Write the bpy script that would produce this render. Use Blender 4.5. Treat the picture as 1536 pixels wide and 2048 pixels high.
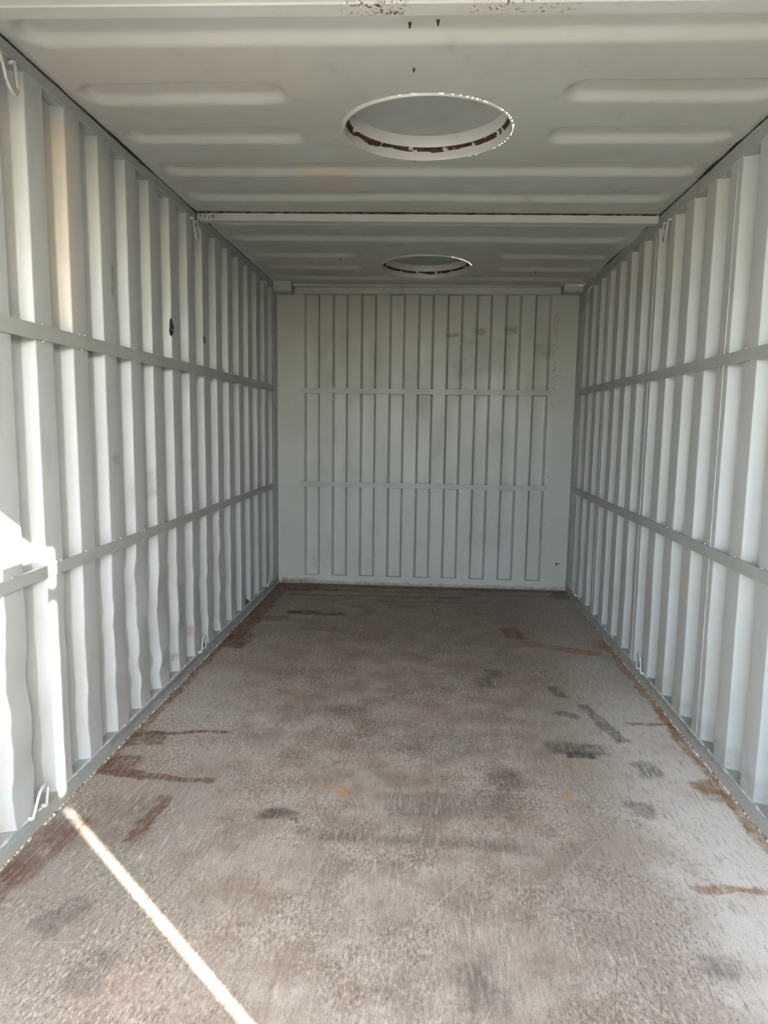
import bpy, bmesh, math, random
import numpy as np
from mathutils import Vector, Matrix, noise

for o in list(bpy.data.objects): bpy.data.objects.remove(o)
scene = bpy.context.scene
C = scene.collection

# ------------------------------------------------------------------ camera
CAM = np.array([0.06, 0.0, 1.303])
FPX, PX, PY = 1380.0, 768.0, 1024.0            # image taken as 1536 x 2048
VX, VY, UX = 862.0, 850.0, 615.0
fw = np.array([(VX-PX)/FPX, (VY-PY)/FPX, 1.0]); fw /= np.linalg.norm(fw)
UY = PY + (-(VX-PX)*(UX-PX) - FPX*FPX)/(VY-PY)
dn = np.array([(UX-PX)/FPX, (UY-PY)/FPX, 1.0]); dn /= np.linalg.norm(dn)
rt = np.cross(dn, fw)
R = np.stack([rt, fw, -dn])
cam = bpy.data.cameras.new('camera')
cam.sensor_fit = 'VERTICAL'; cam.sensor_height = 36.0; cam.sensor_width = 27.0
cam.lens = FPX/2048*36.0; cam.clip_start = 0.02; cam.clip_end = 500
co = bpy.data.objects.new('camera', cam); C.objects.link(co)
right, up, back = R @ [1, 0, 0], R @ [0, -1, 0], R @ [0, 0, -1]
m = Matrix.Identity(4)
for i in range(3):
    m[i][0], m[i][1], m[i][2], m[i][3] = right[i], up[i], back[i], CAM[i]
co.matrix_world = m
scene.camera = co

# ------------------------------------------------------------------ light
SUN_H = Vector((-0.729, 0.684)); SUN_E = math.atan(0.43)
sun_dir = Vector((SUN_H.x*math.cos(SUN_E), SUN_H.y*math.cos(SUN_E), -math.sin(SUN_E)))
sd = bpy.data.lights.new('sun', 'SUN'); sd.energy = 12.0; sd.angle = math.radians(0.45); sd.color = (1.0, 0.955, 0.90)
so = bpy.data.objects.new('sun', sd); C.objects.link(so); so.location = (6, -6, 6)
so.rotation_euler = sun_dir.to_track_quat('-Z', 'Y').to_euler()
w = bpy.data.worlds.new('sky'); scene.world = w; w.use_nodes = True
nt = w.node_tree; nt.nodes.clear()
sky = nt.nodes.new('ShaderNodeTexSky'); sky.sky_type = 'NISHITA'; sky.sun_disc = False
sky.sun_elevation = SUN_E; sky.sun_rotation = math.atan2(-sun_dir.x, -sun_dir.y)
sky.air_density = 1.0; sky.dust_density = 1.0; sky.ozone_density = 1.0
bg = nt.nodes.new('ShaderNodeBackground'); bg.inputs['Strength'].default_value = 0.50
wo = nt.nodes.new('ShaderNodeOutputWorld')
hs = nt.nodes.new('ShaderNodeHueSaturation'); hs.inputs['Saturation'].default_value = 0.62   # thin high haze
nt.links.new(sky.outputs[0], hs.inputs['Color']); nt.links.new(hs.outputs[0], bg.inputs[0]); nt.links.new(bg.outputs[0], wo.inputs[0])
vs = scene.view_settings
vs.view_transform = 'Standard'; vs.look = 'None'; vs.gamma = 1.0; vs.use_curve_mapping = False
vs.exposure = 2.76

# ------------------------------------------------------------------ dimensions
HX = 1.165            # half width between crest planes
Y0, YB = -0.042, 5.50  # door end, back plate
def zc(x): return 2.361 - 0.0095*x      # roof underside
def zr(x): return 2.300 - 0.0170*x      # underside of top rails

# ------------------------------------------------------------------ helpers
def link(name, mesh, mat=None, parent=None):
    o = bpy.data.objects.new(name, mesh); C.objects.link(o)
    if mat is not None: mesh.materials.append(mat)
    if parent is not None: o.parent = parent
    return o
def tag(o, label=None, cat=None, group=None, kind=None):
    if label: o['label'] = label
    if cat: o['category'] = cat
    if group: o['group'] = group
    if kind: o['kind'] = kind
    return o
def empty(name, loc=(0, 0, 0)):
    o = bpy.data.objects.new(name, None); C.objects.link(o); o.location = loc; o.empty_display_size = 0.1
    return o
def pydata(name, v, f, smooth=False):
    me = bpy.data.meshes.new(name); me.from_pydata([tuple(p) for p in v], [], f); me.update()
    if smooth: me.polygons.foreach_set('use_smooth', [True]*len(me.polygons))
    return me
def box_bm(bm, x0, x1, y0, y1, z0, z1):
    vs_ = [bm.verts.new((x, y, z)) for x in (x0, x1) for y in (y0, y1) for z in (z0, z1)]
    for f in ((0,1,3,2), (4,6,7,5), (0,4,5,1), (2,3,7,6), (0,2,6,4), (1,5,7,3)):
        bm.faces.new([vs_[i] for i in f])
def finish(bm, name, mat, parent=None, bevel=0.0, seg=2, smooth=True):
    bmesh.ops.recalc_face_normals(bm, faces=bm.faces)
    if bevel:
        bmesh.ops.bevel(bm, geom=list(bm.edges), offset=bevel, segments=seg, affect='EDGES', clamp_overlap=True)
    me = bpy.data.meshes.new(name); bm.to_mesh(me); bm.free()
    if smooth and bevel:
        try: me.set_sharp_from_angle(angle=math.radians(50))
        except Exception: pass
        me.polygons.foreach_set('use_smooth', [True]*len(me.polygons))
    return link(name, me, mat, parent)
def box(name, x0, x1, y0, y1, z0, z1, mat, parent=None, bevel=0.003):
    bm = bmesh.new(); box_bm(bm, x0, x1, y0, y1, z0, z1)
    return finish(bm, name, mat, parent, bevel)
def tube_bm(bm, pts, r, n=10, jit=0.0, seed=0):
    rng = random.Random(seed); rings = []
    pts = [Vector(p) for p in pts]
    for i, p in enumerate(pts):
        t = (pts[min(i+1, len(pts)-1)] - pts[max(i-1, 0)]).normalized()
        a = Vector((0, 0, 1)) if abs(t.z) < 0.9 else Vector((1, 0, 0))
        u = t.cross(a).normalized(); v = t.cross(u)
        rr = r*(1+jit*rng.uniform(-1, 1))
        rings.append([bm.verts.new(p + (u*math.cos(k*2*math.pi/n) + v*math.sin(k*2*math.pi/n))*rr) for k in range(n)])
    for a, b in zip(rings, rings[1:]):
        for k in range(n): bm.faces.new((a[k], a[(k+1) % n], b[(k+1) % n], b[k]))
    bm.faces.new(rings[0]); bm.faces.new(rings[-1][::-1])
def lathe(name, prof, mat, parent=None, n=96, loc=(0, 0, 0), jit=None, closed=True):
    v = []; f = []; m_ = len(prof)
    for k in range(n):
        a = 2*math.pi*k/n
        for j, (r, z) in enumerate(prof):
            dr, dz = jit(k, j) if jit else (0, 0)
            v.append((math.cos(a)*(r+dr), math.sin(a)*(r+dr), z+dz))
    for k in range(n):
        for j in range(m_ if closed else m_-1):
            j2 = (j+1) % m_; k2 = (k+1) % n
            f.append((k*m_+j, k2*m_+j, k2*m_+j2, k*m_+j2))
    me = pydata(name, v, f)
    bm = bmesh.new(); bm.from_mesh(me); bmesh.ops.recalc_face_normals(bm, faces=bm.faces); bm.to_mesh(me); bm.free()
    me.polygons.foreach_set('use_smooth', [True]*len(me.polygons))
    try: me.set_sharp_from_angle(angle=math.radians(45))
    except Exception: pass
    o = link(name, me, mat, parent); o.location = loc
    return o

# ------------------------------------------------------------------ materials
class NT:
    def __init__(s, name):
        s.m = bpy.data.materials.new(name); s.m.use_nodes = True
        s.t = s.m.node_tree; s.t.nodes.clear()
        s.out = s.t.nodes.new('ShaderNodeOutputMaterial')
        s.b = s.t.nodes.new('ShaderNodeBsdfPrincipled'); s.link(s.b.outputs[0], s.out.inputs[0])
        s.P = s.t.nodes.new('ShaderNodeTexCoord').outputs['Object']
    def link(s, a, b): s.t.links.new(a, b)
    def put(s, sock, v):
        if isinstance(v, bpy.types.NodeSocket): s.link(v, sock)
        else: sock.default_value = v
    def math(s, op, a, b=0.0, c=0.0, clamp=False):
        n = s.t.nodes.new('ShaderNodeMath'); n.operation = op; n.use_clamp = clamp
        for i, v in enumerate((a, b, c)): s.put(n.inputs[i], v)
        return n.outputs[0]
    def vmath(s, op, a, b=(0, 0, 0)):
        n = s.t.nodes.new('ShaderNodeVectorMath'); n.operation = op
        s.put(n.inputs[0], a); s.put(n.inputs[1], b)
        return n.outputs['Value'] if op in ('LENGTH', 'DOT_PRODUCT') else n.outputs['Vector']
    def scale(s, v, sc): return s.vmath('MULTIPLY', v, sc)
    def noise(s, v, sc, det=4, rough=0.55, col=False, dist=0.0):
        n = s.t.nodes.new('ShaderNodeTexNoise'); n.inputs['Scale'].default_value = sc
        n.inputs['Detail'].default_value = det; n.inputs['Roughness'].default_value = rough
        n.inputs['Distortion'].default_value = dist; s.link(v, n.inputs['Vector'])
        return n.outputs['Color' if col else 'Fac']
    def voro(s, v, sc, feat='F1', out='Distance', rnd=1.0):
        n = s.t.nodes.new('ShaderNodeTexVoronoi'); n.feature = feat; n.inputs['Scale'].default_value = sc
        n.inputs['Randomness'].default_value = rnd; s.link(v, n.inputs['Vector'])
        return n.outputs[out]
    def ramp(s, v, a, b, lo=0.0, hi=1.0):
        n = s.t.nodes.new('ShaderNodeMapRange'); n.interpolation_type = 'SMOOTHSTEP'
        s.put(n.inputs['Value'], v)
        for k, q in (('From Min', a), ('From Max', b), ('To Min', lo), ('To Max', hi)): s.put(n.inputs[k], q)
        return n.outputs[0]
    def mix(s, f, a, b, mode='MIX'):
        n = s.t.nodes.new('ShaderNodeMix'); n.data_type = 'RGBA'; n.blend_type = mode
        s.put(n.inputs[0], f)
        for k, v in ((6, a), (7, b)):
            if isinstance(v, tuple) and len(v) == 3: v = v + (1.0,)
            s.put(n.inputs[k], v)
        return n.outputs[2]
    def xyz(s, v=None):
        n = s.t.nodes.new('ShaderNodeSeparateXYZ'); s.link(v or s.P, n.inputs[0]); return n.outputs
    def comb(s, x, y, z=0.0):
        n = s.t.nodes.new('ShaderNodeCombineXYZ')
        for i, v in enumerate((x, y, z)): s.put(n.inputs[i], v)
        return n.outputs[0]
    def warp(s, v, sc, amp, det=3):
        c = s.noise(v, sc, det, 0.6, col=True)
        c = s.vmath('SUBTRACT', c, (0.5, 0.5, 0.5))
        return s.vmath('ADD', v, s.scale(c, (amp, amp, amp)))
    def blob(s, v, c, h, rot=0.0, soft=0.02):
        """mask of a rounded rectangle c +- h (3-vectors; z size ignored when huge), turned about Z"""
        p = s.vmath('SUBTRACT', v, c)
        if rot:
            n = s.t.nodes.new('ShaderNodeVectorRotate'); n.rotation_type = 'Z_AXIS'
            n.inputs['Angle'].default_value = -math.radians(rot); s.link(p, n.inputs['Vector']); p = n.outputs[0]
        q = s.vmath('ABSOLUTE', p); q = s.vmath('SUBTRACT', q, h); q = s.vmath('MAXIMUM', q, (0, 0, 0))
        d = s.vmath('LENGTH', q)
        return s.ramp(d, soft, 0.0)
    def any(s, masks):
        r = masks[0]
        for k in masks[1:]: r = s.math('MAXIMUM', r, k)
        return r
    def bump(s, h, strength, dist=0.01):
        n = s.t.nodes.new('ShaderNodeBump'); n.inputs['Strength'].default_value = strength
        n.inputs['Distance'].default_value = dist; s.link(h, n.inputs['Height']); s.link(n.outputs[0], s.b.inputs['Normal'])
    def done(s, col, rough=0.5, spec=0.5, metal=0.0):
        if isinstance(col, tuple): col = col + (1.0,)
        s.put(s.b.inputs['Base Color'], col); s.put(s.b.inputs['Roughness'], rough)
        s.b.inputs['Specular IOR Level'].default_value = spec; s.b.inputs['Metallic'].default_value = metal
        return s.m

PAINT = (0.298, 0.307, 0.301)
BIG = 50.0
def paint(name, base=PAINT, chips=0.5, dirt=0.35, stains=(), flakes=(), rough=0.36):
    """old sprayed container paint; stains = (centre, half, colour, strength, soft); flakes = (centre, half, threshold)"""
    s = NT(name); P = s.P
    big = s.noise(P, 1.7, 5, 0.6)
    mid = s.noise(s.scale(P, (1, 1, 0.35)), 9, 6, 0.65)
    col = s.mix(s.ramp(big, 0.35, 0.7), base, tuple(c*k for c, k in zip(base, (0.93, 0.92, 0.88))))
    col = s.mix(s.ramp(mid, 0.55, 0.8, 0, dirt), col, (0.165, 0.162, 0.145))
    # fine overspray speckle
    sp = s.voro(P, 95)
    spm = s.ramp(sp, 0.10, 0.04); gate = s.ramp(s.noise(P, 5, 3), 0.56, 0.68)
    col = s.mix(s.math('MULTIPLY', s.math('MULTIPLY', spm, gate), 0.55), col, (0.25, 0.23, 0.20))
    # chips down to bare rusty steel
    ch = s.noise(s.warp(P, 30, 0.02), 42, 5, 0.7)
    g2 = s.ramp(s.noise(P, 3.1, 4, 0.6), 0.60, 0.75)
    chm = s.math('MULTIPLY', s.ramp(ch, 0.66, 0.70), s.math('MULTIPLY', g2, chips))
    col = s.mix(chm, col, (0.055, 0.045, 0.04))
    Wp = s.warp(P, 14, 0.05, 4) if stains else None
    sn = s.ramp(s.noise(P, 22, 5, 0.7), 0.25, 0.7, 0.25, 1.0) if stains else None
    if flakes:
        cell = s.noise(s.warp(P, 25, 0.04), 60, 4, 0.75)
        dk = s.mix(s.ramp(s.noise(P, 130, 3), 0.42, 0.6), (0.05, 0.04, 0.035), (0.50, 0.46, 0.40))
    for c, h, k, st, soft in stains:
        mk = s.blob(Wp, c, h, 0, soft)
        mk = s.math('MULTIPLY', mk, sn)
        col = s.mix(s.math('MULTIPLY', mk, st), col, k)
    for c, h, th in flakes:
        mk = s.blob(P, c, h, 0, min(0.05, 3*min(h)+0.004))
        mk = s.math('MULTIPLY', mk, s.ramp(cell, th, th+0.03))
        col = s.mix(mk, col, dk)
    h = s.math('ADD', s.math('MULTIPLY', s.noise(P, 260, 2), 0.25), s.math('MULTIPLY', s.noise(P, 12, 4), 1.0))
    h = s.math('SUBTRACT', h, s.math('MULTIPLY', chm, 0.8))
    s.bump(h, 0.16, 0.006)
    return s.done(col, s.ramp(mid, 0.3, 0.8, rough, rough+0.2), 0.45)

BROWN = (0.16, 0.085, 0.05); OCHRE = (0.42, 0.33, 0.20); SOOT = (0.10, 0.10, 0.09); MAROON = (0.13, 0.02, 0.03)
BLUE = (0.20, 0.38, 0.48)
m_left = paint('paint_left_wall', base=(0.318, 0.325, 0.318), chips=0.55, dirt=0.30, stains=[
    ((-1.2, 2.32, 1.95), (0.05, 0.03, 0.30), OCHRE, 0.55, 0.05),
    ((-1.2, 2.05, 1.95), (0.05, 0.01, 0.20), OCHRE, 0.20, 0.05),
    ((-1.165, 2.66, 1.84), (0.02, 0.010, 0.05), SOOT, 0.7, 0.02),
    ((-1.165, 2.67, 1.15), (0.02, 0.05, 0.006), SOOT, 0.5, 0.03),
    ((-1.165, 3.20, 0.14), (0.03, 0.04, 0.012), MAROON, 0.6, 0.015),
    ((-1.165, 3.45, 0.20), (0.03, 0.03, 0.02), MAROON, 0.5, 0.015),
    ((-1.165, 3.30, 0.38), (0.03, 0.015, 0.10), SOOT, 0.6, 0.03),
    ((-1.165, 1.90, 0.17), (0.03, 0.06, 0.004), BLUE, 0.3, 0.012),
    ((-1.165, 2.30, 0.07), (0.03, 0.04, 0.004), BLUE, 0.25, 0.012),
    ((-1.165, 3.74, 0.647), (0.03, 0.02, 0.015), (0.35, 0.27, 0.16), 0.7, 0.02),
    ((-1.165, 3.00, 1.02), (0.03, 0.01, 0.05), SOOT, 0.4, 0.03)])
m_right = paint('paint_right_wall', base=(0.336, 0.343, 0.334), chips=0.45, dirt=0.22, stains=[
    ((1.165, 3.0, 0.62), (0.03, 0.012, 0.05), OCHRE, 0.6, 0.03),
    ((1.2, 2.75, 0.10), (0.06, 0.5, 0.02), SOOT, 0.35, 0.05),
    ((1.2, 3.9, 2.2), (0.06, 0.9, 0.10), (0.40, 0.36, 0.28), 0.3, 0.15)])
m_back = paint('paint_back_wall', base=(0.335, 0.332, 0.308), chips=0.5, dirt=0.45, stains=[
    ((0.42, 5.5, 2.03), (0.04, 0.1, 0.012), SOOT, 0.8, 0.03), ((0.66, 5.5, 2.04), (0.04, 0.1, 0.012), SOOT, 0.7, 0.03),
    ((0.21, 5.5, 2.00), (0.04, 0.1, 0.004), SOOT, 0.7, 0.02), ((0.46, 5.5, 1.83), (0.16, 0.1, 0.10), SOOT, 0.28, 0.10),
    ((-0.10, 5.5, 1.65), (0.30, 0.1, 0.12), SOOT, 0.18, 0.15), ((0.50, 5.5, 0.60), (0.08, 0.1, 0.22), SOOT, 0.22, 0.12),
    ((0.92, 5.5, 1.88), (0.04, 0.1, 0.03), SOOT, 0.4, 0.05), ((-0.72, 5.5, 1.85), (0.06, 0.1, 0.14), SOOT, 0.2, 0.08),
    ((-0.33, 5.5, 1.45), (0.05, 0.1, 0.06), (0.45, 0.45, 0.43), 0.2, 0.06),
    ((0.0, 5.5, 0.0), (1.2, 0.1, 0.012), BROWN, 0.8, 0.02), ((-1.0, 5.5, 0.02), (0.12, 0.1, 0.012), BROWN, 0.9, 0.02)],
    flakes=[((1.0, 5.5, 1.8), (0.006, 0.1, 0.35), 0.52), ((0.985, 5.5, 0.7), (0.004, 0.1, 0.5), 0.60),
            ((-0.99, 5.5, 1.7), (0.004, 0.1, 0.45), 0.60), ((-0.85, 5.5, 0.03), (0.08, 0.1, 0.006), 0.5)])
m_roof = paint('paint_roof', base=(0.338, 0.340, 0.310), chips=0.6, dirt=0.30, stains=[
    ((-0.42, 3.12, 2.36), (0.05, 0.07, 0.1), (0.40, 0.27, 0.14), 0.40, 0.12),
    ((-1.17, 2.9, 2.36), (0.015, 0.9, 0.1), (0.10, 0.08, 0.06), 0.3, 0.012),
    ((1.165, 2.9, 2.36), (0.010, 0.9, 0.1), (0.10, 0.08, 0.06), 0.3, 0.012),
    ((-0.75, 2.25, 2.36), (0.35, 0.10, 0.1), (0.46, 0.40, 0.33), 0.35, 0.15),
    ((0.0, 5.0, 2.36), (0.9, 0.3, 0.1), (0.40, 0.34, 0.26), 0.25, 0.2)],
    flakes=[((1.155, 2.80, 2.35), (0.008, 0.02, 0.05), 0.50), ((1.145, 3.04, 2.35), (0.014, 0.012, 0.05), 0.46)])
m_beam = paint('paint_roof_beam', base=(0.37, 0.365, 0.344), chips=0.9, dirt=0.30,
    flakes=[((-0.10, 1.85, 2.32), (0.05, 0.03, 0.03), 0.50), ((0.20, 1.83, 2.32), (0.04, 0.02, 0.03), 0.54),
            ((0.33, 1.82, 2.32), (0.03, 0.02, 0.03), 0.56), ((-1.12, 3.62, 2.355), (0.05, 0.03, 0.008), 0.46),
            ((0.0, 3.62, 2.357), (1.2, 0.02, 0.002), 0.58), ((0.0, 3.62, 2.318), (1.2, 0.004, 0.004), 0.66)])
m_rail = paint('paint_rails', base=(0.285, 0.290, 0.276), chips=0.7, dirt=0.35, stains=[
    ((-1.165, 1.85, 0.05), (0.03, 0.10, 0.003), BLUE, 0.35, 0.010), ((-1.165, 2.30, 0.05), (0.03, 0.05, 0.003), BLUE, 0.35, 0.010),
    ((-1.165, 3.0, 0.045), (0.03, 0.5, 0.004), SOOT, 0.6, 0.02), ((1.165, 3.0, 0.050), (0.03, 0.5, 0.003), SOOT, 0.5, 0.02)])
m_strap = paint('paint_straps', base=(0.285, 0.288, 0.272), chips=0.35, dirt=0.25)
m_ring = paint('paint_lashing_ring', base=(0.353, 0.353, 0.344), chips=1.0, dirt=0.8, rough=0.38)
m_hatch = paint('paint_hatch', base=(0.378, 0.37, 0.353), chips=0.8, dirt=0.2)
m_lid = paint('paint_hatch_lid', base=(0.26, 0.265, 0.248), chips=0.3, dirt=0.25)
m_bead = paint('paint_weld', base=(0.403, 0.403, 0.395), chips=0.2, dirt=0.2, rough=0.3)

def rust(name):
    s = NT(name); n = s.noise(s.P, 55, 6, 0.7)
    col = s.mix(s.ramp(n, 0.35, 0.65), (0.022, 0.013, 0.010), (0.085, 0.042, 0.026))
    col = s.mix(s.ramp(s.noise(s.P, 24, 4), 0.56, 0.62), col, (0.45, 0.42, 0.38))
    s.bump(n, 0.6, 0.01); return s.done(col, 0.9, 0.2)
m_rust = rust('rusty_steel')
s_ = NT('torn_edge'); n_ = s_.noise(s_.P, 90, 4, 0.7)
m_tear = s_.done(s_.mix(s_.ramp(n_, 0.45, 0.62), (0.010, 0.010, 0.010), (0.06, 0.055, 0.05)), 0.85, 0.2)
s_ = NT('black_rubber'); n_ = s_.noise(s_.P, 120, 3); s_.bump(n_, 0.3, 0.003)
m_rubber = s_.done((0.015, 0.015, 0.016), 0.6, 0.4)
s_ = NT('caulk'); n_ = s_.noise(s_.P, 60, 4, 0.7)
m_caulk = s_.done(s_.mix(s_.ramp(n_, 0.44, 0.60), (0.16, 0.11, 0.075), (0.62, 0.60, 0.56)), 0.8, 0.3)
s_ = NT('bounce_concrete'); n_ = s_.noise(s_.P, 3, 8, 0.65)
m_bounce_apron = s_.done(s_.mix(n_, (0.62, 0.59, 0.53), (0.74, 0.71, 0.65)), 0.95, 0.2)
s_ = NT('grass'); n_ = s_.noise(s_.P, 6, 8, 0.7)
m_ground = s_.done(s_.mix(n_, (0.07, 0.075, 0.03), (0.15, 0.14, 0.065)), 0.95, 0.2)

def floor_material():
    s = NT('worn_plywood_floor'); P = s.P
    x, y, z = s.xyz()
    W = s.warp(s.warp(P, 5, 0.08, 3), 26, 0.045, 4)
    big = s.noise(P, 1.6, 6, 0.6); mid = s.noise(P, 6.5, 6, 0.62)
    grain = s.noise(s.scale(P, (95, 13, 1)), 1.0, 6, 0.65)
    fine = s.noise(s.scale(P, (300, 120, 1)), 1.0, 4, 0.7)
    # traffic lane down the middle
    lane = s.ramp(s.math('ABSOLUTE', s.math('ADD', x, s.math('MULTIPLY', s.math('SUBTRACT', mid, 0.5), 0.7))), 1.0, 0.45)
    col = s.mix(s.ramp(big, 0.32, 0.70), (0.42, 0.405, 0.38), (0.36, 0.315, 0.275))
    col = s.mix(s.math('MULTIPLY', lane, 0.75), col, s.mix(s.ramp(mid, 0.35, 0.68), (0.38, 0.335, 0.295), (0.205, 0.158, 0.125)))
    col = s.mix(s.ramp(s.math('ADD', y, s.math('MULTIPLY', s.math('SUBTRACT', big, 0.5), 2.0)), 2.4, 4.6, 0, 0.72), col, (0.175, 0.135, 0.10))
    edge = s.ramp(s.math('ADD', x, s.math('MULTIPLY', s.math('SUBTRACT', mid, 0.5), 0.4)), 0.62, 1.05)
    col = s.mix(s.math('MULTIPLY', edge, s.ramp(y, 4.0, 1.9, 0.1, 0.9)), col, (0.78, 0.775, 0.76))  # worn pale right edge, lightened further in colour for the skylight there
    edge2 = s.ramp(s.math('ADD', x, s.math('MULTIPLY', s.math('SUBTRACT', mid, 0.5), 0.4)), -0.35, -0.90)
    col = s.mix(s.math('MULTIPLY', edge2, s.ramp(y, 3.0, 1.9, 0.0, 0.75)), col, (0.225, 0.215, 0.20))  # left side toned darker in colour to counter the strong light there
    pink = s.ramp(s.noise(P, 2.6, 3), 0.55, 0.70, 0, 0.35)
    col = s.mix(pink, col, (0.36, 0.25, 0.215))
    # grain and speckle
    col = s.mix(s.ramp(grain, 0.50, 0.72, 0, 0.55), col, (0.13, 0.10, 0.085))
    col = s.mix(s.math('MULTIPLY', s.ramp(grain, 0.46, 0.30), s.ramp(s.noise(P, 3.4, 4), 0.40, 0.62, 0.05, 0.55)), col, (0.66, 0.63, 0.59))
    col = s.mix(s.ramp(fine, 0.57, 0.68, 0, 0.65), col, (0.10, 0.075, 0.06))
    col = s.mix(s.ramp(fine, 0.43, 0.33, 0, 0.50), col, (0.68, 0.65, 0.61))
    # blotchy wear of the top ply
    fl2 = s.noise(s.scale(P, (120, 55, 1)), 1.0, 3, 0.65); gz = s.ramp(s.noise(P, 2.4, 5, 0.65), 0.40, 0.60, 0.15, 1.0)
    col = s.mix(s.math('MULTIPLY', s.ramp(fl2, 0.545, 0.60), s.math('MULTIPLY', gz, s.math('SUBTRACT', 0.58, s.math('MULTIPLY', edge, 0.42)))), col, (0.115, 0.082, 0.062))
    col = s.mix(s.math('MULTIPLY', s.ramp(fl2, 0.44, 0.38), s.math('MULTIPLY', gz, 0.45)), col, (0.62, 0.58, 0.535))
    # dark dots
    dots = s.voro(s.warp(P, 20, 0.02), 26); dg = s.ramp(s.noise(P, 2.2, 3), 0.42, 0.60)
    col = s.mix(s.math('MULTIPLY', s.math('MULTIPLY', s.ramp(dots, 0.13, 0.05), dg), 0.6), col, (0.06, 0.035, 0.025))
    # scratches: warped parallel lines, broken up by noise
    for ang, k, wid, st, tone, lo in ((4, 7.0, 0.0022, 0.50, (0.78, 0.75, 0.70), 0.57), (-19, 5.0, 0.0022, 0.50, (0.78, 0.76, 0.72), 0.57),
                                      (24, 4.3, 0.0020, 0.45, (0.78, 0.76, 0.72), 0.58), (82, 4.0, 0.0020, 0.35, (0.72, 0.70, 0.66), 0.60), (11, 13.0, 0.0026, 0.60, (0.07, 0.05, 0.04), 0.58)):
        n = s.t.nodes.new('ShaderNodeVectorRotate'); n.rotation_type = 'Z_AXIS'; n.inputs['Angle'].default_value = math.radians(ang)
        s.link(P, n.inputs['Vector'])
        q = s.xyz(n.outputs[0]); wv = s.noise(s.vmath('ADD', P, (ang, 0, 0)), 1.1, 1.0, 0.4)
        d = s.math('ABSOLUTE', s.math('SUBTRACT', s.math('FRACT', s.math('ADD', s.math('MULTIPLY', q[0], k), s.math('MULTIPLY', wv, 2.2))), 0.5))
        gate = s.ramp(s.noise(s.scale(s.vmath('ADD', n.outputs[0], (ang, 3.0, 0)), (k*1.3, 2.2, 1)), 1.0, 2, 0.6), lo, lo+0.05)
        col = s.mix(s.math('MULTIPLY', s.math('MULTIPLY', s.ramp(d, k*wid*0.5, k*wid*0.15), gate), st), col, tone)
    sn = s.math('MULTIPLY', s.ramp(s.noise(P, 17, 5, 0.7), 0.32, 0.58, 0.40, 1.0), s.ramp(grain, 0.36, 0.56, 0.55, 1.0))
    def add(col, items, colour, base_st=1.0):
        for it in items:
            cx, cy, hx, hy, rot, soft, st = it
            mk = s.blob(W, (cx, cy, 0), (hx, hy, BIG), rot, soft*0.7)
            mk = s.math('MULTIPLY', mk, sn)
            col = s.mix(s.math('MULTIPLY', mk, st*base_st), col, colour)
        return col
    # grey scuffs
    col = add(col, [(0.68, 2.72, .10, .035, 0, .05, .55), (0.69, 2.665, .05, .018, 0, .03, .85), (0.85, 2.99, .020, .19, 12, .03, .60),
                    (0.715, 3.33, .02, .06, 8, .03, .60), (0.70, 3.06, .05, .015, -30, .03, .5), (0.36, 3.43, .03, .05, 0, .05, .55), (0.42, 3.55, .03, .05, 0, .04, .5),
                    (-0.425, 2.143, .05, .020, 0, .04, .75), (0.37, 2.44, .03, .03, 20, .11, .55), (0.155, 2.25, .18, .05, 5, .10, .35),
                    (0.05, 2.03, .38, .008, -3, .05, .32), (-0.88, 1.62, .025, .06, -30, .05, .40), (0.20, 1.48, .015, .03, 10, .11, .45),
                    (0.80, 1.59, .015, .015, 0, .08, .40), (0.92, 2.57, .03, .04, 20, .06, .50), (-0.72, 1.44, .03, .05, 0, .05, .35),
                    (0.80, 2.28, .03, .03, 0, .05, .45), (-0.35, 3.0, .12, .03, 0, .08, .30), (0.0, 2.70, .25, .05, 0, .10, .25)], (0.060, 0.056, 0.054), 1.25)
    # bare brown wood and old water marks
    col = add(col, [(-1.10, 1.90, .05, .16, -8, .06, .70), (-1.13, 1.6, .03, .2, 0, .04, .7), (-0.94, 2.345, .23, .012, -2, .02, .95), (-1.10, 2.42, .05, .05, 0, .05, .80),
                    (-0.93, 2.712, .18, .008, 3, .02, .9), (-1.08, 2.64, .06, .05, 10, .04, .75), (-0.845, 2.08, .014, .14, -4, .02, .75),
                    (-0.95, 2.07, .10, .10, 0, .12, .40), (-1.145, 3.2, .012, .8, 0, .03, .75), (-1.07, 3.95, .06, .12, 0, .04, .90),
                    (-1.11, 4.6, .05, .6, 0, .05, .85), (-0.98, 4.45, .10, .05, 15, .06, .6), (-1.00, 5.33, .16, .08, 0, .06, .95), (-0.75, 5.32, .10, .04, 0, .06, .8),
                    (0.0, 5.44, 1.2, .03, 0, .06, .75), (-0.35, 5.13, .65, .010, 2, .03, .75), (0.0, 5.28, 1.1, .012, 0, .05, .45), (0.10, 5.0, .40, .008, 3, .02, .5),
                    (-0.65, 4.25, .12, .02, 0, .05, .5), (0.60, 4.29, .05, .10, 10, .05, .80), (1.10, 5.32, .06, .10, 0, .05, .7)], (0.10, 0.045, 0.028))
    col = add(col, [(-0.80, 4.62, .10, .035, 5, .03, .95), (-0.60, 4.60, .10, .022, 8, .03, .85)], (0.020, 0.012, 0.010))
    col = add(col, [(0.84, 4.02, .23, .035, -22, .03, .85), (1.145, 2.6, .012, .55, 0, .03, .85), (1.145, 3.5, .010, .6, 0, .03, .8), (1.12, 4.12, .02, .06, 0, .04, .7),
                    (1.10, 2.43, .025, .06, 15, .05, .85), (1.05, 3.00, .09, .008, 2, .02, .85), (1.00, 1.878, .15, .012, 0, .02, .80)], (0.25, 0.125, 0.055))
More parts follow.
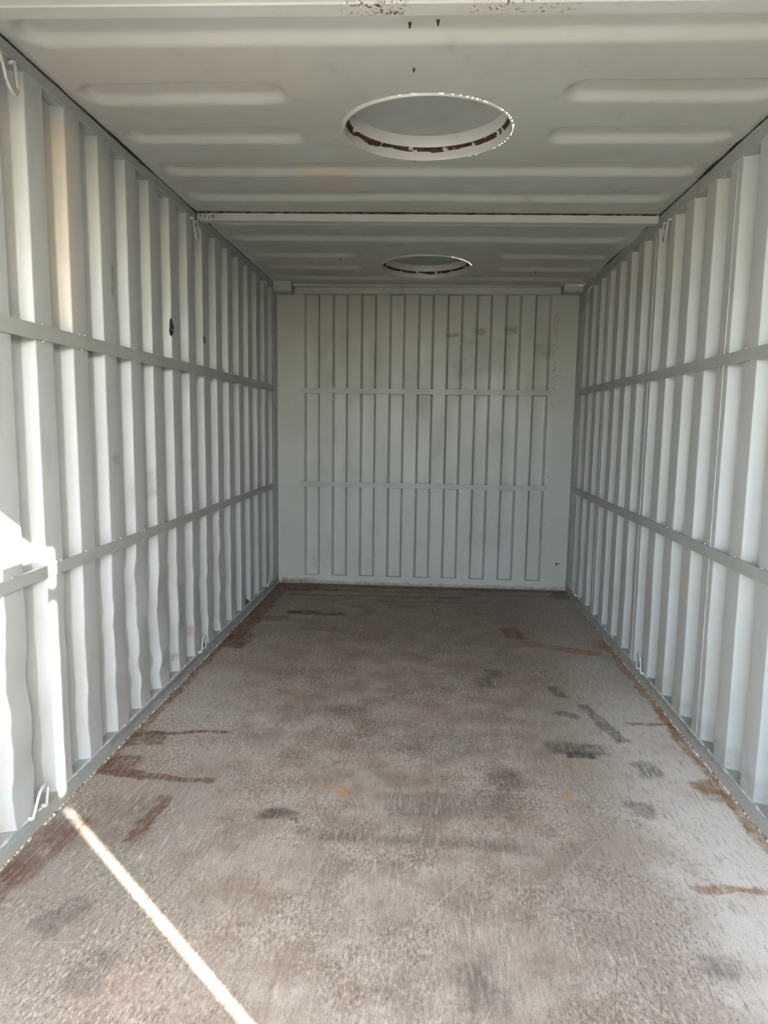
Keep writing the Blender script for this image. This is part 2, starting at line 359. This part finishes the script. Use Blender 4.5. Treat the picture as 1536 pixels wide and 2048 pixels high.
    col = add(col, [(-0.225, 2.305, .010, .012, 0, .012, .95), (-0.215, 2.345, .012, .004, 0, .012, .9), (0.57, 2.35, .012, .010, 20, .015, .8),
                    (-0.30, 2.36, .02, .01, 0, .03, .35)], (0.52, 0.24, 0.04))
    col = s.mix(1.0, col, (0.84, 0.77, 0.70), 'MULTIPLY')
    h = s.math('ADD', s.math('MULTIPLY', grain, 0.7), s.math('MULTIPLY', fine, 0.5))
    s.bump(h, 0.35, 0.004)
    return s.done(col, s.ramp(mid, 0.3, 0.7, 0.62, 0.82), 0.35)
m_floor = floor_material()

# ------------------------------------------------------------------ floor and ground
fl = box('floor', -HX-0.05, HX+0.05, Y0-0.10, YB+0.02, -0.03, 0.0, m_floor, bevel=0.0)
tag(fl, 'worn scratched plywood floor with brown water stains and grey scuffs', 'floor', kind='structure')
gr = link('ground', pydata('ground', [(-60, -60, -0.20), (60, -60, -0.20), (60, 60, -0.20), (-60, 60, -0.20)], [(0, 1, 2, 3)]), m_ground)
tag(gr, 'grassy ground around the container', 'ground', kind='structure')
ap = box('bounce_apron', -7.0, 7.0, -2.3, -0.16, -0.22, -0.185, m_bounce_apron, bevel=0.0)  # unseen slab added to bounce sunlight onto the near ceiling
tag(ap, 'unseen pale slab added in front of the container doors to bounce light inside', 'added pavement', kind='structure')

# unseen greenery added behind the camera to block low sky
s_ = NT('added_hedge_leaves'); n_ = s_.noise(s_.P, 14, 6, 0.75); s_.bump(n_, 1.0, 0.08)
m_added_hedge = s_.done(s_.mix(s_.ramp(n_, 0.35, 0.65), (0.035, 0.055, 0.018), (0.10, 0.14, 0.05)), 0.8, 0.3)
bm = bmesh.new(); box_bm(bm, -15, 15, -10.6, -9.2, -0.2, 2.2)
bmesh.ops.subdivide_edges(bm, edges=[e for e in bm.edges if abs(e.verts[0].co.x-e.verts[1].co.x) > 5], cuts=90)
bmesh.ops.subdivide_edges(bm, edges=[e for e in bm.edges if abs(e.verts[0].co.z-e.verts[1].co.z) > 1.5], cuts=11)
bmesh.ops.subdivide_edges(bm, edges=[e for e in bm.edges if abs(e.verts[0].co.y-e.verts[1].co.y) > 1], cuts=3)
for v in bm.verts:
    k = noise.noise_vector(v.co*1.3)*0.22 + noise.noise_vector(v.co*4.0)*0.08
    v.co += k*min(1.0, max(0.0, (v.co.z+0.2)/0.5))
hd = finish(bm, 'added_hedge', m_added_hedge)
tag(hd, 'unseen greenery added outside the open doors to block low sky', 'added_hedge', kind='structure')

# ------------------------------------------------------------------ corrugated walls
def fillet(poly, radii, n=4):
    out = []
    for i, p in enumerate(poly):
        if i in (0, len(poly)-1) or radii[i] == 0: out.append(p); continue
        a, b = Vector(poly[i-1])-Vector(p), Vector(poly[i+1])-Vector(p)
        la, lb = a.length, b.length; a.normalize(); b.normalize()
        ang = math.acos(max(-1, min(1, a.dot(b)))); t = min(radii[i]/math.tan(ang/2), 0.48*la, 0.48*lb)
        p0, p1 = Vector(p)+a*t, Vector(p)+b*t
        for k in range(n+1):
            u = k/n; q = p0*(1-u)**2 + Vector(p)*2*u*(1-u) + p1*u*u
            out.append((q.x, q.y))
    return out
def smooth01(a, b, v):
    t = max(0.0, min(1.0, (v-a)/(b-a))); return t*t*(3-2*t)
def dent_left(y, z):
    wgt = smooth01(0.86, 0.50, z)*smooth01(0.055, 0.13, z)*smooth01(4.6, 3.4, y)
    if wgt <= 0: return 0.0, 0.0
    a = noise.noise(Vector((1.3, y*4.1, z*3.6))); b = noise.noise(Vector((7.7, y*4.0, z*5.2))); c = noise.noise(Vector((3.1, y*9.0, z*13.0)))
    wgt *= 0.35+0.9*max(0.0, 0.3+noise.noise(Vector((5.5, y*2.2, 0.3))))
    return wgt*(-0.018*abs(a)*1.6 + 0.011*c), wgt*(0.014*b + 0.011*c)
def dent_right(y, z):
    wgt = smooth01(0.75, 0.45, z)*smooth01(0.055, 0.13, z)*0.22
    b = noise.noise(Vector((17.7, y*3.0, z*4.2))); a = noise.noise(Vector((12.3, y*3.1, z*3.6)))
    return wgt*(-0.012*abs(a)), wgt*0.026*b
def no_dent(y, z): return 0.0, 0.0
def corrugation(prof, to_world, z0, z1, dent, step=0.03, bump=0.0012):
    n = int((z1-z0)/step); zs = [z0+(z1-z0)*k/n for k in range(n+1)]; v = []; f = []; m_ = len(prof)
    for z in zs:
        for (u, d) in prof:
            dx, du = dent(u, z)
            wav = bump*noise.noise(Vector((u*6, z*4, 2.0)))
            v.append(to_world(u+du, d-dx+wav, z))
    for i in range(n):
        for j in range(m_-1):
            f.append((i*m_+j, i*m_+j+1, (i+1)*m_+j+1, (i+1)*m_+j))
    return v, f
def gap_profile(y0, gap, pitch, run, depth, r_top, r_bot):
    poly = [(y0-0.0, 0), (y0+run, depth), (y0+gap-run, depth), (y0+gap, 0), (y0+pitch, 0)]
    poly = [(y0-0.006, 0)] + poly
    poly[1] = (y0, 0)
    poly[-1] = (y0+pitch-0.006, 0)
    return fillet(poly, [0, r_top, r_bot, r_bot, r_top, 0])

def side_wall(sign, name, label, mat, starts, gap, pitch, run, depth, rt_, rb_, dent):
    root = empty(name); tag(root, label, 'wall', kind='structure')
    def tw(u, d, z): return (sign*(HX+0.001+d), u, z)
    ends = []
    zt = zr(sign*HX)+0.025
    lo = Y0+0.02; hi = 5.345
    first = starts[0]
    for k, y0 in enumerate(starts):
        p = gap_profile(y0, gap, pitch, run, depth, rt_, rb_)
        v, f = corrugation(p, tw, 0.045, zt, dent)
        me = pydata('rib', v, f, True); link('rib', me, mat, root)
    # flat sheet closing at both ends
    last = starts[-1]+pitch-0.006
    if first-0.006 > lo: box('end_sheet', min(sign*(HX+.001), sign*(HX+.006)), max(sign*(HX+.001), sign*(HX+.006)), lo, first-0.006, 0.045, zt, mat, root, bevel=0)
    if last < hi: box('end_sheet', min(sign*(HX+.001), sign*(HX+.006)), max(sign*(HX+.001), sign*(HX+.006)), last, hi, 0.045, zt, mat, root, bevel=0)
    def sbox(nm, a, b, y0, y1, z0, z1, mt, bv=0.004):
        return box(nm, min(sign*a, sign*b), max(sign*a, sign*b), y0, y1, z0, z1, mt, root, bv)
    # rails
    sbox('bottom_rail', HX-0.002, HX+0.075, Y0, YB, -0.06, 0.064, m_rail)
    sbox('top_rail', HX-0.003, HX+0.075, Y0, YB, zr(sign*HX), zc(sign*HX)-0.007, m_rail, 0.006)
    # dark rusty tube painting the shade of the open joint between roof and rail
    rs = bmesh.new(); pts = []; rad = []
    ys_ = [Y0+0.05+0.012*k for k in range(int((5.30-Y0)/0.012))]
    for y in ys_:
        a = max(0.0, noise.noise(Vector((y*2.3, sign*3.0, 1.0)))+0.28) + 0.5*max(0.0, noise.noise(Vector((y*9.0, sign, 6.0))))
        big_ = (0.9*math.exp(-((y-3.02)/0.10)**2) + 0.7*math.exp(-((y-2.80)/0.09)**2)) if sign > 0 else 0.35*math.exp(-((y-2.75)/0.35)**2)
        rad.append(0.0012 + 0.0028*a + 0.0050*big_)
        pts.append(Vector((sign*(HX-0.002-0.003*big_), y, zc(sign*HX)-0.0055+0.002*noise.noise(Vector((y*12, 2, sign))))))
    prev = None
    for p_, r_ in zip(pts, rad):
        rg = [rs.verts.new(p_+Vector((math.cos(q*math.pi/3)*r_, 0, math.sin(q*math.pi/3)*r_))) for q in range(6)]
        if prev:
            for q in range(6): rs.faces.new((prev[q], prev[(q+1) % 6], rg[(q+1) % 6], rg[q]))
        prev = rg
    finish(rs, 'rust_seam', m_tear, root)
    # end corner post
    sbox('corner_post', HX-0.001, HX+0.075, 5.345, YB+0.06, 0.03, 2.40, mat, 0.003)
    # flat bars welded over the ribs
    zs = ((0.797, 0.836), (1.548, 1.595)) if sign < 0 else ((0.800, 0.846), (1.541, 1.584))
    rng = random.Random(5 if sign < 0 else 9)
    bead = bmesh.new()
    for z0, z1 in zs:
        n = 60; v = []; f = []
        for k in range(n+1):
            y = lo+(hi-lo)*k/n; dz = 0.004*noise.noise(Vector((y*1.3, z0*5, sign*2)))
            xa, xb = sign*(HX-0.007), sign*(HX+0.0015)
            v += [(xa, y, z0+dz), (xa, y, z1+dz), (xb, y, z1+dz), (xb, y, z0+dz)]
        for k in range(n):
            a = 4*k; b = a+4
            f += [(a+j, a+(j+1) % 4, b+(j+1) % 4, b+j) for j in range(4)]
        f += [(0, 1, 2, 3), (4*n+3, 4*n+2, 4*n+1, 4*n)]
        bm = bmesh.new(); bm.from_mesh(pydata('strap', v, f)); finish(bm, 'strap_bar', m_strap, root)
        for y0 in starts:
            yc = y0+gap
            for zz in (z0-0.002, z1+0.002):
                for q in range(2):
                    if rng.random() < 0.75:
                        yy = yc+(pitch-gap)*(0.12+0.72*rng.random())
                        mm = Matrix.Translation((sign*(HX-0.003), yy, zz)) @ Matrix.Diagonal((0.004, rng.uniform(.004, .010), 0.0035, 1))
                        bmesh.ops.create_icosphere(bead, subdivisions=1, radius=1.0, matrix=mm)
    b = finish(bead, 'weld_beads', m_bead, root); b.data.polygons.foreach_set('use_smooth', [True]*len(b.data.polygons)); b['kind'] = 'stuff'
    # ragged bead of sealant and old paint where rail meets floor
    bm = bmesh.new()
    tube_bm(bm, [(sign*(HX-0.003+0.004*noise.noise(Vector((k*0.35, sign, 0)))), Y0+0.012*k, 0.0005+0.002*noise.noise(Vector((k*0.4, 4, sign)))) for k in range(int((YB-Y0)/0.012))], 0.0042, 6, 0.35, 3)
    b = finish(bm, 'sealant_bead', m_caulk, root)
    bm = bmesh.new()
    tube_bm(bm, [(sign*(HX-0.001), Y0+0.02*k, 0.064+0.003*noise.noise(Vector((k*0.7, 9, sign)))) for k in range(int((5.34-Y0)/0.02))], 0.0035, 6, 0.8, 4)
    finish(bm, 'rail_weld', m_bead, root)
    return root
PL = 0.2285; PR = 0.2315
wl = side_wall(-1, 'wall_left', 'corrugated pale grey steel wall with dented lower ribs and two small torn holes', m_left,
               [1.98+PL*k for k in range(-8, 15)], 0.127, PL, 0.013, 0.040, 0.006, 0.008, dent_left)
wr = side_wall(1, 'wall_right', 'corrugated pale grey steel wall with rounded grooves and straight ribs', m_right,
               [2.355+PR*k for k in range(-10, 13)], 0.130, PR, 0.020, 0.047, 0.005, 0.030, dent_right)

# vertical weld seams between the sheets of the right wall
for y in (2.755, 3.680, 4.607):
    bm = bmesh.new()
    tube_bm(bm, [(HX+0.0005, y+0.0012*noise.noise(Vector((k*0.5, y, 0))), 0.066+0.02*k) for k in range(int((zr(HX)-0.07)/0.02))], 0.0021, 6, 0.4, 6)
    finish(bm, 'sheet_weld', m_right, wr)
# torn holes in the left wall
def tear(y, z, h, wd, seed):
    rng = random.Random(seed); n = 14; v = []; f = []
    # direction lies on the bend between groove flank and crest
    tdir = Vector((0.35, 1.0, 0)).normalized(); nrm = Vector((1.0, -0.35, 0)).normalized()
    c = Vector((-HX-0.002, y, z))
    for lay, (k, s) in enumerate(((0.0, 1.15), (0.006, 1.0), (0.002, 0.55))):
        for i in range(n):
            a = 2*math.pi*i/n; rr = s*(1+0.25*noise.noise(Vector((i*0.8, seed, 0))))
            v.append(c + tdir*math.cos(a)*wd*rr*(0.75 if math.sin(a) > 0 else 1.1) + Vector((0, 0, 1))*math.sin(a)*h*rr + nrm*(k-0.001))
    for lay in range(2):
        for i in range(n): f.append((lay*n+i, lay*n+(i+1) % n, (lay+1)*n+(i+1) % n, (lay+1)*n+i))
    f.append(tuple(2*n+i for i in range(n)))
    o = link('torn_hole', pydata('torn_hole', v, f), m_tear, wl); o['label'] = 'small black torn hole in the sheet'
tear(3.247, 1.742, 0.036, 0.012, 3)
tear(3.715, 1.741, 0.020, 0.007, 5)

# ------------------------------------------------------------------ back wall
wb = empty('wall_back'); tag(wb, 'corrugated end wall with flat side plates and two horizontal bars', 'wall', kind='structure')
Z0B, Z1B = 0.072, 2.310
edges = [-0.950 + 0.2235*k for k in range(9)]          # left edges of the nine grooves
GW = 0.124
def twb(u, d, z): return (u, YB+0.001+d, z)
box('side_plate', -HX-0.02, edges[0]-0.006, YB, YB+0.02, -0.02, 2.40, m_back, wb, 0.001)
for k, e in enumerate(edges):
    p = gap_profile(e, GW, 0.2235, 0.016, 0.036, 0.005, 0.007)
    if k == 8: p = [q for q in p if q[0] < e+GW+0.010]+[(1.0, 0)]
    v, f = corrugation(p, twb, Z0B, Z1B, no_dent, 0.05, 0.0015)
    f = [q[::-1] for q in f]
    link('rib', pydata('rib', v, f, True), m_back, wb)
    # closing ledges of the groove
    for z in (Z0B, Z1B):
        vv = [(e-0.004, YB, z), (e+GW+0.004, YB, z), (e+GW+0.004, YB+0.05, z), (e-0.004, YB+0.05, z)]
box('side_plate', 1.0, HX+0.02, YB, YB+0.02, -0.02, 2.40, m_back, wb, 0.001)
box('sill', -0.96, 1.002, YB-0.001, YB+0.06, -0.03, Z0B, m_back, wb, 0.002)
box('header', -1.02, 1.02, YB-0.035, YB+0.06, 2.298, 2.349, m_back, wb, 0.004)
box('header_flange', -1.03, 1.03, YB-0.06, YB+0.06, 2.350, 2.40, m_back, wb, 0.003)
for sx in (-1, 1):
    a, b = sorted((sx*1.025, sx*(HX+0.002)))
    box('corner_block', a, b, 5.36, YB+0.05, 2.297, 2.40, m_back, wb, 0.004)
for z0, z1 in ((1.540, 1.582), (0.797, 0.837)):
    box('strap_bar', -0.985, 0.988, YB-0.009, YB+0.0015, z0, z1, m_strap, wb, 0.0015)
bead = bmesh.new(); rng = random.Random(2)
for e in edges:
    for zz in (1.538, 1.584, 0.795, 0.839):
        if rng.random() < 0.8:
            mm = Matrix.Translation((e+GW+rng.uniform(0.02, 0.08), YB-0.003, zz)) @ Matrix.Diagonal((rng.uniform(.005, .010), 0.004, 0.0035, 1))
            bmesh.ops.create_icosphere(bead, subdivisions=1, radius=1.0, matrix=mm)
b = finish(bead, 'weld_beads', m_bead, wb); b['kind'] = 'stuff'
# bolt head low on the right plate and stub holes
for x, z, r in ((1.085, 0.215, 0.008), (1.105, 0.220, 0.004)):
    bm = bmesh.new(); bmesh.ops.create_uvsphere(bm, u_segments=10, v_segments=6, radius=r, matrix=Matrix.Translation((x, YB, z)) @ Matrix.Diagonal((1, 0.5, 1.2, 1)))
    finish(bm, 'bolt_hole', m_tear, wb)

# ------------------------------------------------------------------ ceiling
ce = empty('ceiling'); tag(ce, 'pressed steel container roof with cross grooves', 'ceiling', kind='structure')
HATCH = [(0.023, 2.652, 0.915), (0.003, 4.842, 1.12)]   # x, y, depth ratio of the pressed opening
GROOVES = {0: [0.20, 0.55, 0.90, 1.25, 1.60], 1: [2.012, 2.372, 2.705, 3.050, 3.392], 2: [3.790, 4.125, 4.520, 4.870, 5.210]}
SHORT = {1: (1, 2), 2: (2, 3)}
def sdf_groove(x, y, x0, x1, yc, half):
    qx = np.maximum(np.maximum(x0+half-x, x-(x1-half)), 0.0); return np.sqrt(qx**2+(y-yc)**2)-half
def roof_panel(bay, y0, y1):
    xs = np.linspace(-1.215, 1.215, 300); ny = int((y1-y0)/0.008); ys = np.linspace(y0, y1, ny+1)
    X, Y = np.meshgrid(xs, ys)
    Z = 2.361-0.0095*X
    for i, yc in enumerate(GROOVES[bay]):
        segs = [(-1.13, -0.425), (0.452, 1.13)] if i in SHORT.get(bay, ()) else [(-1.13, 1.13)]
        for a, b in segs:
            d = sdf_groove(X, Y, a, b, yc, 0.078)
            t = np.clip(-d/0.045, 0, 1); Z = Z + (0.024 if len(segs) == 1 else 0.022)*t*t*(3-2*t)
    wv = 0.4*np.sin(2.9*X+1.7*np.sin(2.3*Y))*np.sin(3.7*Y+0.8) + 0.3*np.sin(6.1*X+1.1+2.2*np.sin(1.9*Y))*np.cos(5.3*Y) + 0.15*np.sin(11*X+3*Y)*np.sin(9*Y-4*X)
    Z = Z + 0.004*wv
    nx = len(xs); v = np.stack([X, Y, Z], -1).reshape(-1, 3)
    idx = np.arange(len(ys)*nx).reshape(len(ys), nx)
    F = np.stack([idx[:-1, :-1], idx[1:, :-1], idx[1:, 1:], idx[:-1, 1:]], -1).reshape(-1, 4)
    for hx, hy, ky in HATCH:
        r = np.hypot(v[:, 0]-hx, (v[:, 1]-hy)/ky); bad = r < 0.3015
        F = F[~bad[F].any(1)]
    me = bpy.data.meshes.new('roof_panel')
    me.from_pydata(v.tolist(), [], F.tolist()); me.update()
    me.polygons.foreach_set('use_smooth', [True]*len(me.polygons))
    return link('roof_panel', me, m_roof, ce)
roof_panel(0, -0.06, 1.842); roof_panel(1, 1.842, 3.655); roof_panel(2, 3.655, 5.56)
def beam(y0, y1, drop=0.043):
    n = 24; v = []; f = []
    prof = [(y0, -0.007), (y0, -drop+0.004), (y0+0.004, -drop), (y1-0.004, -drop), (y1, -drop+0.004), (y1, -0.007)]
    for k in range(n+1):
        x = -HX+0.006 + 2*(HX-0.006)*k/n
        sag = 0.003*noise.noise(Vector((x*1.5, y0, 0)))
        for (y, dz) in prof: v.append((x, y+0.009*x*0.9 + sag*0.5, zc(x)+dz+sag*0.3))
    m_ = len(prof)
    for k in range(n):
        for j in range(m_): f.append((k*m_+j, k*m_+(j+1) % m_, (k+1)*m_+(j+1) % m_, (k+1)*m_+j))
    f += [tuple(range(m_)), tuple(n*m_+j for j in range(m_))[::-1]]
    bm = bmesh.new(); bm.from_mesh(pydata('b', v, f)); bo = finish(bm, 'cross_beam', m_beam, ce)
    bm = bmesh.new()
    tube_bm(bm, [(-HX+0.01+0.02*k, y0+0.0081*(-HX+0.01+0.02*k)-0.0005, zc(-HX+0.02*k)-0.0065) for k in range(int(2*HX/0.02))], 0.0026, 6, 0.5, 8)  # dark tube painting in the shade of the gap above the beam
    finish(bm, 'gap_shade', m_tear, bo)
    return bo
beam(1.815, 1.872); beam(3.632, 3.690)
# nail-like drips hanging from roof seams
for x, y in ((-0.02, 1.985), (0.055, 1.975), (-0.015, 2.215), (-0.03, 2.93), (-0.55, 4.62), (0.75, 4.95)):
    bm = bmesh.new(); bmesh.ops.create_cone(bm, cap_ends=True, segments=8, radius1=0.002, radius2=0.005, depth=0.014, matrix=Matrix.Translation((x, y, zc(x)-0.004)))
    finish(bm, 'screw_tip', m_rust, ce)

# ------------------------------------------------------------------ roof hatches
def hatch(x, y, ky, label, seed):
    zl = zc(x); root = empty('roof_hatch', (x, y, zl)); root.scale = (1, ky, 1); tag(root, label, 'hatch')
    jt = lambda k, j: (0.0015*noise.noise(Vector((math.cos(k*2*math.pi/96)*3, math.sin(k*2*math.pi/96)*3, seed))), 0.0)
    lathe('collar', [(0.2975, -0.004), (0.2995, -0.0065), (0.3035, -0.0065), (0.3060, -0.003), (0.3150, 0.010), (0.3150, 0.018), (0.303, 0.018), (0.303, 0.036), (0.2970, 0.036)], m_hatch, root, jit=jt)
    def rj(k, j):
        a = k*2*math.pi/96
        q = noise.noise(Vector((math.cos(a)*4, math.sin(a)*4, seed+3))); q2 = noise.noise(Vector((k*0.9, j*1.0, seed)))
        # wider rust on the -x and far sides
        side = 0.5+0.5*max(-math.cos(a), 0.0)+0.25*max(math.sin(a), 0)
        return (0.0010*q2, (-0.009*side*(0.35+1.1*q+0.6*q2) if j in (0, 4) else 0.0))
    lathe('rust_seam', [(0.2962, 0.028), (0.2950, 0.0375), (0.286, 0.040), (0.2985, 0.044), (0.2985, 0.028)], m_rust, root, jit=rj)
    lid = lathe('lid', [(0.0, 0.083), (0.150, 0.083), (0.286, 0.081), (0.292, 0.090), (0.0, 0.096)], m_lid, root, closed=False)
    lathe('lid_rim', [(0.2875, 0.041), (0.285, 0.038), (0.282, 0.041), (0.281, 0.0805), (0.291, 0.0805)], m_hatch, lid)
    # outer cap above the roof keeps daylight out
    lathe('outer_curb', [(0.304, 0.020), (0.304, 0.11), (0.322, 0.11), (0.322, 0.006)], m_hatch, root)
    lathe('cap', [(0.0, 0.112), (0.322, 0.108), (0.322, 0.095), (0.0, 0.098)], m_hatch, root, closed=False)
    return root
hatch(*HATCH[0], 'round white roof hatch with flaking rim between the two cross beams', 1.0)
hatch(*HATCH[1], 'round roof hatch with rust-eaten rim between cross beam and end wall', 5.0)

# ------------------------------------------------------------------ lashing rings
def ring(sign, y, z, hang, label, tilt=0.0, seed=0, spread=0.040, h=0.080):
    """U of bent rod; hang=-1 hangs from the top rail, +1 stands on the bottom rail"""
    bm = bmesh.new(); pts = []
    xo = sign*(HX-0.012)
    for k in range(5): pts.append((0, -spread*(1-0.25*k/4), h*0.62*k/4))
    for k in range(1, 12):
        a = math.pi*(1-k/12); pts.append((0, 0.75*spread*math.cos(a), h*0.62+h*0.38*math.sin(a)))
    for k in range(5): pts.append((0, spread*(1-0.25*(4-k)/4), h*0.62*(4-k)/4))
    P2 = []
    for (x, yy, zz) in pts:
        P2.append((xo - sign*(0.002+0.05*zz), y+yy+tilt*zz, z+hang*zz))
    tube_bm(bm, P2, 0.0052, 12, 0.06, seed)
    bmesh.ops.translate(bm, verts=bm.verts, vec=(-xo, -y, -z))
    bmesh.ops.recalc_face_normals(bm, faces=bm.faces)
    me = bpy.data.meshes.new('rod'); bm.to_mesh(me); bm.free()
    me.polygons.foreach_set('use_smooth', [True]*len(me.polygons))
    root = empty('lashing_ring', (xo, y, z)); tag(root, label, 'lashing ring', 'lashing rings along the rails')
    link('rod', me, m_ring, root)
    for yy in (-spread, spread):
        b = bmesh.new()
        bmesh.ops.create_icosphere(b, subdivisions=2, radius=1.0, matrix=Matrix.Translation((sign*0.006, yy, hang*0.003)) @ Matrix.Diagonal((0.012, 0.008, 0.007, 1)))
        o = finish(b, 'weld', m_bead, root); o.data.polygons.foreach_set('use_smooth', [True]*len(o.data.polygons))
    return root
ztl, ztr = zr(-HX)-0.002, zr(HX)-0.002
ring(-1, 2.005, ztl, -1, 'bent rod lashing ring under the top rail above the sunlit patch', 0.2, 1, 0.036, 0.095)
ring(-1, 3.570, ztl, -1, 'chipped lashing ring under the dented wall\'s top rail beside the middle cross beam', 0.1, 2, 0.034, 0.095)
ring(-1, 5.115, ztl, -1, 'lashing ring under the dented wall\'s top rail next to the end wall corner', 0.1, 3, 0.034, 0.095)
ring(1, 3.500, ztr, -1, 'lashing ring under the undented wall\'s top rail beside the middle cross beam', 0.0, 4, 0.034, 0.095)
ring(1, 5.110, ztr, -1, 'lashing ring under the undented wall\'s top rail next to the end wall corner', 0.1, 5, 0.034, 0.095)
ring(-1, 1.975, 0.064, 1, 'white rod lashing ring on the bottom rail beside the sunlit strip', 0.34, 6, 0.038, 0.080)
ring(-1, 3.570, 0.064, 1, 'lashing ring on the dented wall\'s bottom rail below the maroon scuffs', 0.0, 7, 0.036, 0.085)
ring(-1, 5.125, 0.064, 1, 'lashing ring on the dented wall\'s bottom rail in the end corner', 0.0, 8, 0.034, 0.085)
ring(1, 3.490, 0.064, 1, 'lashing ring standing mid-way on the undented wall\'s bottom rail', 0.0, 9, 0.036, 0.095)
ring(1, 5.110, 0.064, 1, 'lashing ring on the undented wall\'s bottom rail in the end corner', 0.0, 10, 0.034, 0.085)

# small black rubber stub on the left rail
bm = bmesh.new()
bmesh.ops.create_icosphere(bm, subdivisions=2, radius=0.018, matrix=Matrix.Translation((0, 0, 0.032)) @ Matrix.Diagonal((0.8, 0.8, 1.0, 1)))
bmesh.ops.create_cone(bm, cap_ends=True, segments=12, radius1=0.010, radius2=0.008, depth=0.036, matrix=Matrix.Translation((0, 0, 0.016)))
bmesh.ops.create_cone(bm, cap_ends=True, segments=10, radius1=0.006, radius2=0.005, depth=0.03, matrix=Matrix.Translation((0.012, 0.012, 0.018)) @ Matrix.Rotation(0.9, 4, 'Y'))
st = finish(bm, 'rubber_stub', m_rubber); st.location = (-HX-0.014, 4.53, 0.062)
tag(st, 'small black rubber stub on the bottom rail of the dented wall', 'rubber stub')
# bent clip lying on the right rail ledge
bm = bmesh.new(); tube_bm(bm, [(-0.010, -0.005, 0.010), (-0.008, -0.004, 0.016), (0.0, 0.0, 0.018), (0.022, 0.004, 0.018), (0.026, 0.004, 0.006)], 0.0025, 8)
cl = finish(bm, 'wire_clip', m_bead); cl.location = (HX+0.020, 2.60, 0.062)
tag(cl, 'tiny white bent wire clip on the rail ledge of the undented wall', 'clip')

# ------------------------------------------------------------------ door end (behind the camera)
tr = empty('trim_1'); tag(tr, 'steel door frame of the container', 'door frame', kind='structure')
box('door_post', HX, HX+0.085, Y0, Y0+0.06, -0.10, 2.42, m_rail, tr)
box('door_post', -HX-0.085, -HX, Y0-0.02, Y0+0.06, -0.10, 2.42, m_rail, tr)
box('door_header', -HX-0.085, HX+0.085, -0.15, -0.055, 2.305, 2.46, m_rail, tr)
box('door_sill', -HX-0.085, HX+0.085, -0.15, Y0, -0.16, -0.002, m_rail, tr)
def door(name, sign, yh, label):
    root = empty(name, (sign*1.19, yh, 0)); tag(root, label, 'door', kind='structure')
    wdt = 1.15; th = 0.05
    a, b = sorted((0.0, sign*th))
    # pressed leaf with vertical ribs
    me_v = []; me_f = []; n = 0
    bm = bmesh.new(); box_bm(bm, a, b, -wdt, 0.0, 0.02, 2.275)
    finish(bm, 'leaf', m_rail, root, 0.004)
    for k in range(5):
        y = -0.18-0.20*k
        xa, xb = sorted((-sign*0.0005, -sign*0.018))
        bm = bmesh.new(); box_bm(bm, xa, xb, y-0.045, y+0.045, 0.12, 2.17); finish(bm, 'rib', m_rail, root, 0.006)
    xa, xb = sorted((0.0, -sign*0.012))
    bm = bmesh.new(); box_bm(bm, xa, xb, -wdt, -wdt+0.03, 0.02, 2.275); finish(bm, 'gasket', m_rubber, root, 0.003)
    for z in (0.35, 1.42, 2.145):
        xa, xb = sorted((sign*0.020, sign*0.055))
        bm = bmesh.new(); box_bm(bm, xa, xb, -0.01, (Y0-yh)+0.01, z-0.022, z+0.022); finish(bm, 'hinge', m_rail, root, 0.003)
    return root
door('door_1', 1, -0.133, 'steel container door leaf swung open at a right angle')
